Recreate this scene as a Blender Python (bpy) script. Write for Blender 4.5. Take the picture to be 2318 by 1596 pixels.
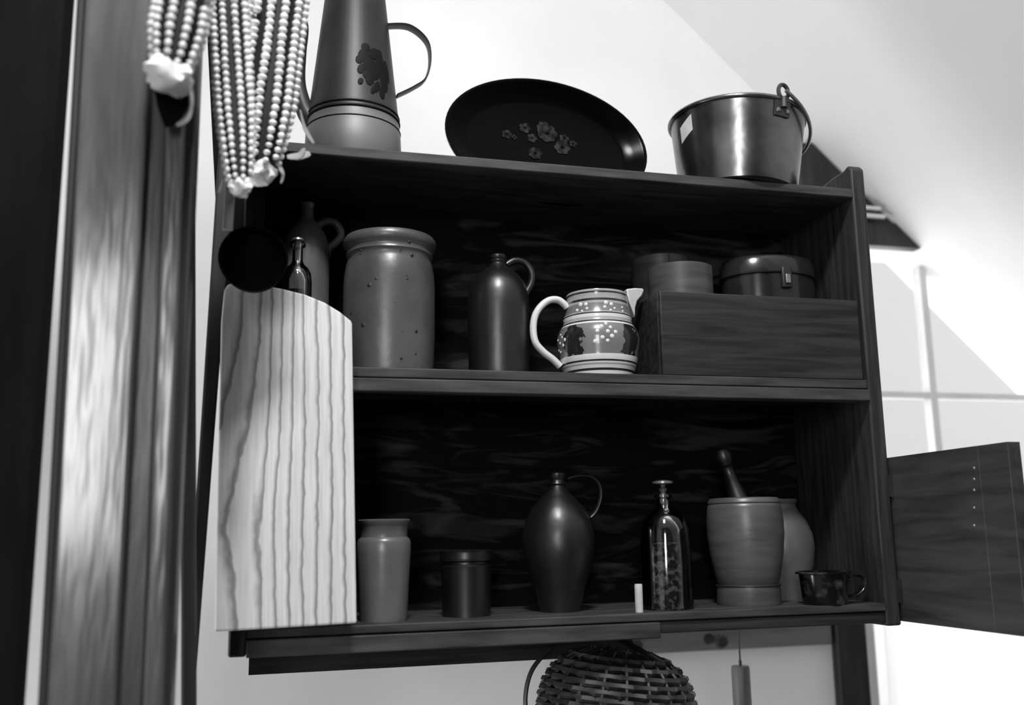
import bpy, bmesh, math, random
from mathutils import Vector, Matrix
random.seed(7)
PI = math.pi
for o in list(bpy.data.objects): bpy.data.objects.remove(o)
scene = bpy.context.scene
COL = scene.collection

# ------------------------------------------------------------------ camera
# axes: X right along the shelf, Y into the room behind it, Z up (floor at 0)
F, CX, CY = 2184.0, 1200.0, 822.0            # focal length and principal point, 2318 x 1596 frame
CAM = Vector((0.2577, -1.1858, 1.4484))
YAW, PITCH, ROLL = 0.262, 0.1773, -0.0189
fw = Vector((math.sin(YAW) * math.cos(PITCH), math.cos(YAW) * math.cos(PITCH), math.sin(PITCH)))
r0 = Vector((math.cos(YAW), -math.sin(YAW), 0)); u0 = r0.cross(fw)
rt = math.cos(ROLL) * r0 + math.sin(ROLL) * u0
up = -math.sin(ROLL) * r0 + math.cos(ROLL) * u0
cd = bpy.data.cameras.new('camera'); cam = bpy.data.objects.new('camera', cd); COL.objects.link(cam)
cam.matrix_world = Matrix(((rt.x, up.x, -fw.x, CAM.x), (rt.y, up.y, -fw.y, CAM.y), (rt.z, up.z, -fw.z, CAM.z), (0, 0, 0, 1)))
cd.sensor_width = 36; cd.lens = F / 2318 * 36
cd.shift_x = (1159 - CX) / 2318; cd.shift_y = (CY - 798) / 2318
cd.clip_start = 0.02
cd.dof.use_dof = True; cd.dof.focus_distance = 1.32; cd.dof.aperture_fstop = 3.2
scene.camera = cam

# ------------------------------------------------------------------ world, lights, exposure
w = bpy.data.worlds.new('daylight'); scene.world = w; w.use_nodes = True
bg = w.node_tree.nodes['Background']; bg.inputs[0].default_value = (.86, .86, .86, 1); bg.inputs[1].default_value = 1.1

def area(name, loc, target, sx, sy, power, shape='RECTANGLE'):
    d = bpy.data.lights.new(name, 'AREA'); d.energy = power; d.shape = shape; d.size = sx; d.size_y = sy
    o = bpy.data.objects.new(name, d); COL.objects.link(o); o.location = loc
    o.rotation_euler = (Vector(target) - Vector(loc)).to_track_quat('-Z', 'Y').to_euler()
    return o
area('ceiling_lamp_light', (0.30, -1.05, 3.05), (0.5, 0.0, 1.7), 0.24, 0.24, 34, 'DISK')
area('window_light_behind', (-0.60, -3.4, 1.98), (0.2, 0, 1.7), 0.50, 1.10, 36)
area('window_light_rear_room', (-1.5, 0.15, 1.0), (1.6, 0.6, 1.7), 0.7, 1.4, 7)  # added fill to brighten the gable wall and sloping ceiling, no actual window
area('window_light_low_left', (-1.5, -0.10, 0.7), (0.7, 0.92, 1.1), 0.24, 0.8, 25)  # added fill lifting the wall below the shelf, no real source there
area('sky_outside_window', (1.97, 1.16, 1.45), (1.97, -1, 1.45), 1.1, 2.0, 24)
vs = scene.view_settings
vs.view_transform = 'Standard'; vs.look = 'None'; vs.exposure = 0.0; vs.gamma = 1.0; vs.use_curve_mapping = False

# ------------------------------------------------------------------ helpers
def ray(px, py):
    return (fw + rt * ((px - CX) / F) + up * ((CY - py) / F))
def at(px, py, Y):
    d = ray(px, py); t = (Y - CAM.y) / d.y
    return CAM + d * t
def atx(px, py, X):
    d = ray(px, py); t = (X - CAM.x) / d.x
    return CAM + d * t
def zat(py, X, Y):
    k = (CY - py) / F
    a = Vector((X - CAM.x, Y - CAM.y, 0))
    # (a.up + z up.z) = k (a.fw + z fw.z)
    return CAM.z + (k * a.dot(fw) - a.dot(up)) / (up.z - k * fw.z)
def mpp(X, Y, Z):
    return (Vector((X, Y, Z)) - CAM).dot(fw) / F

def mat(name, c1, c2=None, rough=.5, scale=8, stretch=(1, 1, 1), metal=0, spec=.5, bump=0, bscale=None, lo=.35, hi=.65, coat=0, trans=0, detail=4, dist=0, ior=1.45):
    m = bpy.data.materials.new(name); m.use_nodes = True
    nt = m.node_tree; b = nt.nodes['Principled BSDF']
    b.inputs['Roughness'].default_value = rough; b.inputs['Metallic'].default_value = metal
    b.inputs['Specular IOR Level'].default_value = spec; b.inputs['Coat Weight'].default_value = coat
    b.inputs['Coat Roughness'].default_value = .12
    b.inputs['Transmission Weight'].default_value = trans; b.inputs['IOR'].default_value = ior
    c2 = c1 if c2 is None else c2
    tc = nt.nodes.new('ShaderNodeTexCoord'); mp = nt.nodes.new('ShaderNodeMapping'); mp.inputs['Scale'].default_value = stretch
    nz = nt.nodes.new('ShaderNodeTexNoise'); nz.inputs['Scale'].default_value = scale; nz.inputs['Detail'].default_value = detail
    nz.inputs['Distortion'].default_value = dist
    rp = nt.nodes.new('ShaderNodeValToRGB')
    rp.color_ramp.elements[0].position = lo; rp.color_ramp.elements[0].color = (c1, c1, c1, 1)
    rp.color_ramp.elements[1].position = hi; rp.color_ramp.elements[1].color = (c2, c2, c2, 1)
    L = nt.links.new
    L(tc.outputs['Object'], mp.inputs[0]); L(mp.outputs[0], nz.inputs[0]); L(nz.outputs['Fac'], rp.inputs[0]); L(rp.outputs[0], b.inputs['Base Color'])
    if bump:
        bp = nt.nodes.new('ShaderNodeBump'); bp.inputs['Strength'].default_value = bump; bp.inputs['Distance'].default_value = .004
        n2 = nz
        if bscale:
            n2 = nt.nodes.new('ShaderNodeTexNoise'); n2.inputs['Scale'].default_value = bscale; L(mp.outputs[0], n2.inputs[0])
        L(n2.outputs['Fac'], bp.inputs['Height']); L(bp.outputs[0], b.inputs['Normal'])
    m['nodes'] = 1
    return m

M = {}
M['plaster'] = mat('white_plaster', .74, .80, .9, 3, bump=.05, bscale=40)
M['ceil'] = mat('white_ceiling', .82, .86, .9, 3, bump=.05, bscale=40)
M['frontwall'] = mat('dim_panelling', .10, .16, .6, 6)
M['blackboard'] = mat('black_stained_board', .0025, .006, .8, 6, (8, 8, 1), spec=.1)
M['floor'] = mat('floor_boards', .12, .2, .5, 6, (1, 12, 1))
M['shelf'] = mat('dark_stained_wood', .009, .034, .5, 7, (1, 14, 14), spec=.3, bump=.12, lo=.3, hi=.7, dist=.6)
M['shelf_v'] = mat('dark_stained_wood_upright', .012, .040, .5, 7, (14, 14, 1), spec=.3, bump=.12, lo=.3, hi=.7, dist=.6)
M['back'] = mat('rough_sawn_backing', .001, .036, .7, 6, (1, 5, 5), bump=.2, lo=.50, hi=.70, dist=1.6, detail=6, spec=.12)
M['doorw'] = mat('cupboard_door_wood', .016, .045, .33, 5, (10, 1, 10), bump=.10, bscale=20, lo=.3, hi=.7, dist=.8)
M['edge'] = mat('worn_shelf_edge', .022, .060, .55, 9, (1, 8, 8), spec=.3, bump=.1)
M['post'] = mat('varnished_post', .035, .095, .24, 5, (6, 6, .8), bump=.6, bscale=9, coat=.5, spec=.7)
M['postd'] = mat('varnished_post_groove', .02, .045, .35, 5, (6, 6, .8), bump=.2, bscale=14)
M['darkpost'] = mat('dark_batten', .012, .026, .6, 5, (8, 8, 1), bump=.1)
M['black'] = mat('black_paint', .0004, .0008, .16, 10, spec=.05)
M['tin'] = mat('old_tin', .09, .15, .5, 9, metal=.3, bump=.06)
M['tole'] = mat('dark_japanned_tin', .012, .030, .46, 7, bump=.05, spec=.4)
M['toleline'] = mat('black_band', .003, rough=.6, spec=.15)
M['copper'] = mat('hammered_copper', .10, .24, .26, 14, metal=.95, bump=.22, bscale=26)
M['iron'] = mat('dark_iron', .03, .06, .45, 12, metal=.6, bump=.1)
M['label'] = mat('paper_label', .45, .55, .8, 60)
M['stone'] = mat('grey_stoneware', .045, .075, .36, 10, bump=.12, bscale=60, spec=.8)
M['stoned'] = mat('brown_stoneware', .004, .010, .36, 10, bump=.15, bscale=40, spec=.8)
M['stonel'] = mat('pale_stoneware', .085, .125, .32, 10, bump=.08, bscale=50, spec=.7)
M['pot'] = mat('dark_glazed_pot', .003, .007, .34, 10, spec=.8)
M['speck'] = mat('iron_speck', .015, rough=.5)
M['bent'] = mat('bentwood', .040, .065, .42, 8, (1, 1, 12), bump=.08)
M['cream'] = mat('cream_glaze', .58, .64, .22, 6, coat=.3)
M['blackslip'] = mat('black_slip', .012, rough=.25)
M['brass'] = mat('brown_lacquer_tin', .012, .022, .2, 9, metal=.2, coat=.5)
M['hasp'] = mat('worn_hasp', .2, .3, .35, 30, metal=.8)
M['mortar'] = mat('turned_wood_mortar', .055, .085, .36, 6, (2, 2, 14), bump=.08, spec=.7)
M['herb'] = mat('dried_herbs', .004, .22, .8, 130, bump=.5, lo=.48, hi=.62)
M['cork'] = mat('cork', .4, .5, .6, 60)
M['kernel'] = mat('pale_kernel', .66, .82, .32, 60, coat=.2)
M['cob'] = mat('dark_cob', .003, .008, .7, 30)
M['cobtip'] = mat('white_cob_tip', .72, .82, .8, 40, bump=.4)
M['husk'] = mat('dry_husk', .15, .28, .7, 20, (1, 1, .2))
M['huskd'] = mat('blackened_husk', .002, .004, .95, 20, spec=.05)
M['lath'] = mat('lath_wood', .16, .24, .6, 10, (10, 10, 1))
M['basket'] = mat('dark_splint', .006, .014, .5, 20, bump=.1)
M['basketl'] = mat('worn_splint', .005, .03, .5, 14, bump=.1)
M['wood'] = mat('plain_turned_wood', .09, .14, .5, 10, (10, 10, 1))
M['cord'] = mat('cord', .05, .08, .8, 60)
M['casing'] = mat('dark_window_casing', .008, .02, .5, 7, (6, 6, 1))
M['muntin'] = mat('grey_muntin', .48, .55, .6, 10)
M['shade'] = mat('pale_roller_shade', .55, .6, .7, 10)
M['rail'] = mat('grey_painted_rail', .12, .16, .6, 8, (1, 8, 8))

def glassmat():
    m = bpy.data.materials.new('clear_glass'); m.use_nodes = True; nt = m.node_tree
    nt.nodes.remove(nt.nodes['Principled BSDF']); out = nt.nodes['Material Output']
    t = nt.nodes.new('ShaderNodeBsdfTransparent'); g = nt.nodes.new('ShaderNodeBsdfGlossy'); mx = nt.nodes.new('ShaderNodeMixShader')
    t.inputs[0].default_value = (.9, .9, .9, 1); g.inputs['Roughness'].default_value = .07
    lw = nt.nodes.new('ShaderNodeLayerWeight'); lw.inputs[0].default_value = .38
    nz = nt.nodes.new('ShaderNodeTexNoise'); nz.inputs['Scale'].default_value = 20
    bp = nt.nodes.new('ShaderNodeBump'); bp.inputs['Strength'].default_value = .05; nt.links.new(nz.outputs[0], bp.inputs['Height']); nt.links.new(bp.outputs[0], g.inputs['Normal'])
    nt.links.new(lw.outputs['Fresnel'], mx.inputs[0]); nt.links.new(t.outputs[0], mx.inputs[1]); nt.links.new(g.outputs[0], mx.inputs[2]); nt.links.new(mx.outputs[0], out.inputs[0])
    return m
M['glass'] = glassmat()
M['pane'] = glassmat(); M['pane'].name = 'window_glass'
_n = M['pane'].node_tree
for _l in list(_n.links):
    if _l.from_node.type == 'LAYER_WEIGHT': _n.links.remove(_l)
for _k in _n.nodes:
    if _k.type == 'MIX_SHADER': _k.inputs[0].default_value = .04

def ashmat():      # pale board with long dark growth lines
    m = bpy.data.materials.new('ash_board'); m.use_nodes = True; nt = m.node_tree; b = nt.nodes['Principled BSDF']; L = nt.links.new
    b.inputs['Roughness'].default_value = .55
    tc = nt.nodes.new('ShaderNodeTexCoord'); sp = nt.nodes.new('ShaderNodeSeparateXYZ'); L(tc.outputs['Object'], sp.inputs[0])
    mp = nt.nodes.new('ShaderNodeMapping'); mp.inputs['Scale'].default_value = (6, 6, 1.3); L(tc.outputs['Object'], mp.inputs[0])
    n1 = nt.nodes.new('ShaderNodeTexNoise'); n1.inputs['Scale'].default_value = 1.6; n1.inputs['Detail'].default_value = 1.5; L(mp.outputs[0], n1.inputs[0])
    mp2 = nt.nodes.new('ShaderNodeMapping'); mp2.inputs['Scale'].default_value = (16, 16, 12); L(tc.outputs['Object'], mp2.inputs[0])
    n2 = nt.nodes.new('ShaderNodeTexNoise'); n2.inputs['Scale'].default_value = 3; L(mp2.outputs[0], n2.inputs[0])
    def mth(op, a, bb):
        n = nt.nodes.new('ShaderNodeMath'); n.operation = op
        for i, v in enumerate((a, bb)):
            if isinstance(v, (int, float)): n.inputs[i].default_value = v
            else: L(v, n.inputs[i])
        return n.outputs[0]
    # phase: x + .10 (board left edge ~ -.1) ; lines denser to the right
    xr = mth('MULTIPLY', mth('MAXIMUM', mth('ADD', sp.outputs[0], .028), 0), 66.0)
    xl = mth('MULTIPLY', mth('MINIMUM', mth('ADD', sp.outputs[0], .028), 0), 26.0)
    zl_ = mth('MULTIPLY', mth('ABSOLUTE', mth('ADD', sp.outputs[2], .07), 0), mth('MULTIPLY', mth('MINIMUM', mth('SUBTRACT', sp.outputs[0], .02), 0), 62.0))
    wob = mth('ADD', mth('MULTIPLY', n1.outputs[0], 1.3), mth('MULTIPLY', n2.outputs[0], .42))
    ph = mth('ADD', mth('ADD', mth('ADD', xr, xl), zl_), wob)
    fr = mth('FRACT', ph, 0)
    rp = nt.nodes.new('ShaderNodeValToRGB'); cr = rp.color_ramp
    cr.elements[0].position = 0; cr.elements[0].color = (.56, .56, .56, 1)
    cr.elements[1].position = .60; cr.elements[1].color = (.62, .62, .62, 1)
    for p, c in ((.74, .48), (.87, .21), (.95, .26)):
        e = cr.elements.new(p); e.color = (c, c, c, 1)
    e = cr.elements.new(1.0); e.color = (.54, .54, .54, 1)
    L(fr, rp.inputs[0])
    mp3 = nt.nodes.new('ShaderNodeMapping'); mp3.inputs['Scale'].default_value = (60, 60, 3); L(tc.outputs['Object'], mp3.inputs[0])
    n3 = nt.nodes.new('ShaderNodeTexNoise'); n3.inputs['Scale'].default_value = 4; L(mp3.outputs[0], n3.inputs[0])
    mr = nt.nodes.new('ShaderNodeMapRange'); mr.inputs[3].default_value = .68; mr.inputs[4].default_value = 1.16; L(n3.outputs[0], mr.inputs[0])
    mx = nt.nodes.new('ShaderNodeMix'); mx.data_type = 'RGBA'; mx.blend_type = 'MULTIPLY'; mx.inputs[0].default_value = 1
    L(rp.outputs[0], mx.inputs[6]); L(mr.outputs[0], mx.inputs[7]); L(mx.outputs[2], b.inputs['Base Color'])
    bp = nt.nodes.new('ShaderNodeBump'); bp.inputs['Strength'].default_value = .15; bp.inputs['Distance'].default_value = .002
    L(n3.outputs[0], bp.inputs['Height']); L(bp.outputs[0], b.inputs['Normal'])
    return m
M['ash'] = ashmat()

# --- mesh builders
def bm_box(bm, a, b):
    (x0, y0, z0), (x1, y1, z1) = a, b
    vs_ = [bm.verts.new(p) for p in ((x0,y0,z0),(x1,y0,z0),(x1,y1,z0),(x0,y1,z0),(x0,y0,z1),(x1,y0,z1),(x1,y1,z1),(x0,y1,z1))]
    for f in ((3,2,1,0),(4,5,6,7),(0,1,5,4),(1,2,6,5),(2,3,7,6),(3,0,4,7)): bm.faces.new([vs_[i] for i in f])
def bm_prism(bm, pts, y0, y1):
    """outline pts [(x,z)] in the XZ plane, extruded from y0 (front) to y1"""
    a = [bm.verts.new((x, y0, z)) for x, z in pts]; b = [bm.verts.new((x, y1, z)) for x, z in pts]
    bm.faces.new(a); bm.faces.new(b[::-1]); n = len(pts)
    for i in range(n): bm.faces.new((a[i], b[i], b[(i+1) % n], a[(i+1) % n]))
    bmesh.ops.recalc_face_normals(bm, faces=bm.faces)
def bm_lathe(bm, prof, n=48, sx=1, sy=1):
    rings = []
    for r, z in prof:
        if r < 1e-5: rings.append([bm.verts.new((0, 0, z))])
        else: rings.append([bm.verts.new((sx*r*math.cos(2*PI*i/n), sy*r*math.sin(2*PI*i/n), z)) for i in range(n)])
    for A, B in zip(rings, rings[1:]):
        for i in range(n):
            j = (i+1) % n
            if len(A) == 1 and len(B) == 1: continue
            if len(A) == 1: bm.faces.new((A[0], B[j], B[i]))
            elif len(B) == 1: bm.faces.new((A[i], A[j], B[0]))
            else: bm.faces.new((A[i], A[j], B[j], B[i]))
    bmesh.ops.recalc_face_normals(bm, faces=bm.faces)
def bm_tube(bm, pts, rad, n=10, closed=False, flat=1.0, flatdir=None):
    pts = [Vector(p) for p in pts]; m = len(pts); rings = []
    prevn = None
    for i, p in enumerate(pts):
        if closed: t = pts[(i+1) % m] - pts[i-1]
        else: t = pts[min(i+1, m-1)] - pts[max(i-1, 0)]
        t.normalize()
        if flatdir: a = Vector(flatdir) - t * t.dot(Vector(flatdir))
        elif prevn is None: a = t.orthogonal()
        else: a = prevn - t * t.dot(prevn)
        a.normalize(); b = t.cross(a); prevn = a
        r = rad[i] if isinstance(rad, (list, tuple)) else rad
        rings.append([bm.verts.new(p + a*(r*math.cos(2*PI*k/n)) + b*(r*flat*math.sin(2*PI*k/n))) for k in range(n)])
    for i in range(m if closed else m-1):
        A, B = rings[i], rings[(i+1) % m]
        for k in range(n): bm.faces.new((A[k], A[(k+1) % n], B[(k+1) % n], B[k]))
    if not closed: bm.faces.new(rings[0][::-1]); bm.faces.new(rings[-1])
    bmesh.ops.recalc_face_normals(bm, faces=bm.faces)
def smooth_pts(pts, k=6):
    pts = [Vector(p) for p in pts]; out = []
    for i in range(len(pts)-1):
        p0, p1, p2, p3 = pts[max(i-1,0)], pts[i], pts[i+1], pts[min(i+2,len(pts)-1)]
        for j in range(k):
            t = j/k
            out.append(.5*((2*p1)+(p2-p0)*t+(2*p0-5*p1+4*p2-p3)*t*t+(3*p1-p0-3*p2+p3)*t**3))
    out.append(pts[-1]); return out

def obj(name, bm, m, parent=None, loc=(0,0,0), rot=(0,0,0), smooth=True, bevel=0):
    me = bpy.data.meshes.new(name); bm.to_mesh(me); bm.free()
    me.materials.append(M[m] if isinstance(m, str) else m)
    if smooth:
        for p in me.polygons: p.use_smooth = True
        me.set_sharp_from_angle(angle=math.radians(42))
    o = bpy.data.objects.new(name, me); COL.objects.link(o); o.location = loc; o.rotation_euler = rot
    if parent: o.parent = parent
    if bevel:
        b = o.modifiers.new('bevel', 'BEVEL'); b.width = bevel; b.segments = 2; b.limit_method = 'ANGLE'
    return o
def B(): return bmesh.new()
def thing(name, label, cat, loc=(0,0,0), rot=(0,0,0), group=None):
    o = bpy.data.objects.new(name, None); COL.objects.link(o); o.location = loc; o.rotation_euler = rot
    o.empty_display_size = .02
    return tag(o, label, cat, group)
def tag(o, label, cat, group=None):
    o['label'] = label; o['category'] = cat
    if group: o['group'] = group
    return o
def struct(o, label, cat):
    o['kind'] = 'structure'; o['label'] = label; o['category'] = cat; return o
def box(name, a, b, m, parent=None, bevel=0):
    bm = B(); bm_box(bm, a, b); return obj(name, bm, m, parent, bevel=bevel)
def lathe(name, prof, m, parent=None, n=48, sx=1, sy=1, loc=(0,0,0), rot=(0,0,0)):
    bm = B(); bm_lathe(bm, prof, n, sx, sy); return obj(name, bm, m, parent, loc, rot)
def tube(name, pts, rad, m, parent=None, n=10, closed=False, flat=1.0, flatdir=None):
    bm = B(); bm_tube(bm, pts, rad, n, closed, flat, flatdir); return obj(name, bm, m, parent)

class Ax:
    """an upright axis standing at depth Y below pixel (px,py); converts photo rows and half-widths to local (r,z)"""
    def __init__(s, px, py, Y, zb):
        p = at(px, py, Y); s.x, s.y, s.zb = p.x, Y, zb; s.loc = (p.x, Y, zb)
        s.k = mpp(p.x, Y, p.z)
    def prof(s, rows):
        q = [(hw * s.k, max(0.0, zat(y, s.x, s.y) - s.zb)) for y, hw in rows]
        if rows[0][1] == 0 and rows[0][0] > rows[-3][0] - 40 and q[0][1] < .05: q[0] = (0, 0); q[1] = (q[1][0], 0)
        return q
    def pt(s, px, py, dy=0):
        p = at(px, py, s.y + dy); return (p.x - s.x, dy, p.z - s.zb)
    def z(s, y): return zat(y, s.x, s.y) - s.zb

# ------------------------------------------------------------------ room
YW = 0.92
# gable wall: crease with the sloping ceiling runs through photo points (1600,100) and (2285,785)
c1, c2 = at(1600, 100, YW), at(2285, 785, YW)
sl = (c2.z - c1.z) / (c2.x - c1.x)
def crease(x): return c1.z + (x - c1.x) * sl
XL, ZC = -1.6, 3.35
xr_top = c1.x + (ZC - c1.z) / sl
xk = c1.x + (0.9 - c1.z) / sl            # knee wall where the slope comes down to 0.9 m
# window opening in that wall
wl = at(1958, 1480, YW).x; wr = wl + .95
wt = at(1975, 560, YW).z; wb = .55
bm = B()
def wallpoly(pts): bm_prism(bm, pts, YW, YW + .12)
wallpoly([(XL, 0), (wl, 0), (wl, ZC), (XL, ZC)])
xw = min(wr, xk)
wallpoly([(wl, wt), (c1.x + (wt - c1.z)/sl + .05, wt), (xr_top if xr_top > wl else wl, min(ZC, crease(wl))), (wl, min(ZC, crease(wl)))] if xr_top <= wl else [(wl, wt), (c1.x + (wt - c1.z)/sl, wt), (xr_top, ZC), (wl, ZC)])
wallpoly([(wl, 0), (xk + .1, 0), (xk + .1, wb), (wl, wb)])
wallpoly([(wr, wb), (xk + .1, wb), (xk + .1, crease(xk + .1)), (wr, crease(wr))])
struct(obj('wall_back', bm, 'plaster', smooth=False), 'white plastered gable wall behind the shelf', 'wall')
bm = B()
bm_prism(bm, [(xr_top - .02, ZC + .02), (xk + .02, crease(xk + .02)), (xk + .12, crease(xk + .02)), (xr_top + .08, ZC + .02)], -3.6, YW + .12)
struct(obj('ceiling_slope', bm, 'ceil', smooth=False), 'white sloping attic ceiling at the right', 'ceiling')
struct(box('ceiling', (XL, -3.6, ZC), (xr_top + .05, YW + .12, ZC + .1), 'ceil'), 'flat white ceiling above the shelf', 'ceiling')
struct(box('floor', (XL, -3.6, -.1), (xk + .1, YW + .12, 0), 'floor'), 'wooden floor boards of the room', 'floor')
struct(box('wall_left', (XL - .1, -3.6, 0), (XL, YW + .12, ZC), 'plaster'), 'white wall at the left of the room', 'wall')
struct(box('wall_right', (xk + .02, -3.6, 0), (xk + .1, YW, .92), 'plaster'), 'low white knee wall under the sloping ceiling', 'wall')

struct(box('wall_front', (XL, -3.7, 0), (xk + .1, -3.6, ZC), 'frontwall'), 'dim panelled wall behind the viewer', 'wall')
dl0, dl1 = at(112, 475, -.28).x, at(104, 1300, -.28).x
struct(box('door_1', (XL, -.28, 0), (min(dl0, dl1), -.24, 2.75), 'blackboard'), 'dark door leaf at the far left beside the varnished post', 'door')  # added dark panel so the left edge of view goes black, no door seen
# window: dark casing, sash bars, panes, roller shade
wn = thing('window_1', 'bright window with grey glazing bars in a dark casing', 'window', (wl, YW, wb)); wn['kind'] = 'structure'
def wpx(px, py, Y=YW): p = at(px, py, Y); return p.x - wl, p.z - wb
H = wt - wb
xcl = wpx(1882, 1480)[0]
box('casing', (xcl, -.03, -.1), (-.012, .0, H + .1), 'casing', wn, .004)
box('jamb', (-.012, -.035, -.1), (.006, .06, H + .1), 'muntin', wn)
# header boards cut along the slope of the ceiling
def header(name, z0, z1, m, y0, y1, xleft):
    za, zb_ = z0 + wb, z1 + wb
    xa = c1.x + (za - c1.z)/sl - wl - .004; xb = c1.x + (zb_ - c1.z)/sl - wl - .004
    b_ = B(); bm_prism(b_, [(xleft, z0), (xa, z0), (xb, z1), (xleft, z1)], y0, y1); return obj(name, b_, m, wn, smooth=False)
zh0, zh1, zh2, zh3 = H, wpx(1990, 512)[1], wpx(1980, 470)[1], wpx(1830, 332)[1]
header('head_board', zh0 - .005, zh1, 'casing', -.03, .0, xcl)
header('upper_board', zh1 + .002, zh3, 'casing', -.022, .0, wpx(1800, 350)[0])
xm0, xm1 = wpx(2101, 640)[0], wpx(2127, 900)[0]
xmc = (wpx(2104, 640)[0] + wpx(2125, 900)[0]) / 2
zmb = wpx(2060, 891)[1]
zm2 = wpx(2150, 1230)[1]
bw = .010
zs = crease(wl + xmc) - wb
box('muntin', (xmc - bw, .02, zm2), (xmc + bw, .05, min(H, zs)), 'muntin', wn)
box('muntin', (0, .022, zmb - .008), (wr - wl, .048, zmb + .008), 'muntin', wn)
box('muntin', (0, .022, zm2 - .008), (wr - wl, .048, zm2 + .008), 'muntin', wn)
for (xa, xb) in ((0, xmc), (xmc, wr - wl)):
    for (za, zb_) in ((0, zm2), (zm2, zmb), (zmb, H)):
        pane_bm = B(); bm_box(pane_bm, (xa, .033, za), (xb, .036, zb_)); obj('pane', pane_bm, 'pane', wn)
b2 = B(); row = []
nx_ = 90
for i in range(nx_ + 1):
    x_ = .004 + (wr - wl - .02)*i/nx_; y_ = .006 + .006*math.sin(i*.9) + .003*math.sin(i*2.3)
    row.append((b2.verts.new((x_, y_, .0)), b2.verts.new((x_, y_, zm2 + .01)), b2.verts.new((x_, y_ + .001, zm2 + .01)), b2.verts.new((x_, y_ + .001, 0))))
for p_, q_ in zip(row, row[1:]):
    b2.faces.new((p_[0], q_[0], q_[1], p_[1])); b2.faces.new((p_[2], q_[2], q_[3], p_[3])); b2.faces.new((p_[1], q_[1], q_[2], p_[2])); b2.faces.new((p_[3], q_[3], q_[0], p_[0]))
cm = bpy.data.materials.new('white_curtain'); cm.use_nodes = True; nt = cm.node_tree; nt.nodes.remove(nt.nodes['Principled BSDF'])
tl_n = nt.nodes.new('ShaderNodeBsdfTranslucent'); tl_n.inputs[0].default_value = (.9, .9, .9, 1); df_n = nt.nodes.new('ShaderNodeBsdfDiffuse'); df_n.inputs[0].default_value = (.85, .85, .85, 1)
mx_n = nt.nodes.new('ShaderNodeMixShader'); nt.links.new(df_n.outputs[0], mx_n.inputs[1]); nt.links.new(tl_n.outputs[0], mx_n.inputs[2]); nt.links.new(mx_n.outputs[0], nt.nodes['Material Output'].inputs[0])
tx_n = nt.nodes.new('ShaderNodeTexNoise'); tx_n.inputs['Scale'].default_value = 300; mr_n = nt.nodes.new('ShaderNodeMapRange'); mr_n.inputs[3].default_value = .45; mr_n.inputs[4].default_value = .65; nt.links.new(tx_n.outputs[0], mr_n.inputs[0]); nt.links.new(mr_n.outputs[0], mx_n.inputs[0])
obj('lower_curtain', b2, cm, wn)
box('sill', (xcl - .02, -.06, -.03), (wr - wl, .08, 0), 'casing', wn)
sh = thing('shade_roller', 'pale roller of a window shade beside the top of the shelf', 'roller shade', (wl, YW, 0))
for k, (py, xe) in enumerate(((473, 1992), (491, 2002))):
    a, b = at(1900, py - 4, YW - .05), at(xe, py, YW - .05)
    tube('roller_bar', [(a.x - wl, -.05, b.z), (b.x - wl, -.05, b.z)], .0055, 'shade', sh)
a, b = at(1962, 500, YW - .04), at(1985, 465, YW - .04)
box('bracket', (a.x - wl - .01, -.052, a.z + .006), (a.x - wl + .012, 0, b.z), 'iron', sh)

# grey peg rail on the wall below the shelf
a, b = at(1420, 1440, YW), at(1700, 1466, YW)
a = at(1250, 1440, YW)
rl = thing('peg_rail', 'grey peg rail on the wall seen below the shelf', 'peg rail', (a.x, YW, 0))
zr = b.z
box('rail_board', (0, -.018, zr), (wl + xcl - a.x - .005, 0, zr + .10), 'rail', rl, .003)
p = at(1618, 1452, YW - .05)
for dx in (p.x - a.x, p.x - a.x - .2):
    bm = B(); bm_lathe(bm, [(0, 0), (.012, 0), (.008, .02), (.008, .05), (.016, .065), (.012, .075), (0, .077)], 20)
    obj('peg', bm, 'iron', rl, (dx, -.018, p.z + .003), (PI/2, 0, 0))

# ------------------------------------------------------------------ the hanging shelf
XR, XO, D = 1.0725, 1.0945, 0.218
ZT0 = 1.93; ZT = at(1700, 408, 0).z
ZM = at(1480, 847, 0).z; ZM0 = at(1400, 897, 0).z
ZB = at(1400, 1391, 0).z; ZL = at(1400, 1447, 0).z
XS = at(516, 1460, 0).x                       # left end
sf = thing('wall_shelf', 'dark stained wooden shelf unit with three shelves full of old household wares', 'shelf', (XS, 0, ZL))
def S(x, y, z): return (x - XS, y, z - ZL)
def sbox(name, x0, x1, y0, y1, z0, z1, m='shelf', bev=.0015, par=sf): return box(name, S(x0, y0, z0), S(x1, y1, z1), m, par, bev)
sbox('top_shelf', XS + .02, XR, 0, D, ZT0, ZT, 'edge')
sbox('middle_shelf', XS + .02, XR, .002, D, ZM0 + .018, ZM, 'edge')
sbox('middle_edge_strip', XS + .02, XR, -.003, .02, ZM0, ZM0 + .0165, 'edge')
sbox('bottom_shelf', XS + .02, XR, 0, D, ZL + .020, ZB, 'edge')
sbox('bottom_edge_strip', XS + .02, at(1495, 1440, 0).x, -.003, .02, ZL - .001, ZL + .0185, 'edge')
sbox('bottom_board', XS + .02, XO - .022, .021, D, ZL + .004, ZL + .0185, 'shelf')
sbox('bottom_edge_strip', at(1495, 1440, 0).x + .003, XR, .004, .02, ZL + .004, ZL + .0185, 'shelf')
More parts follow.
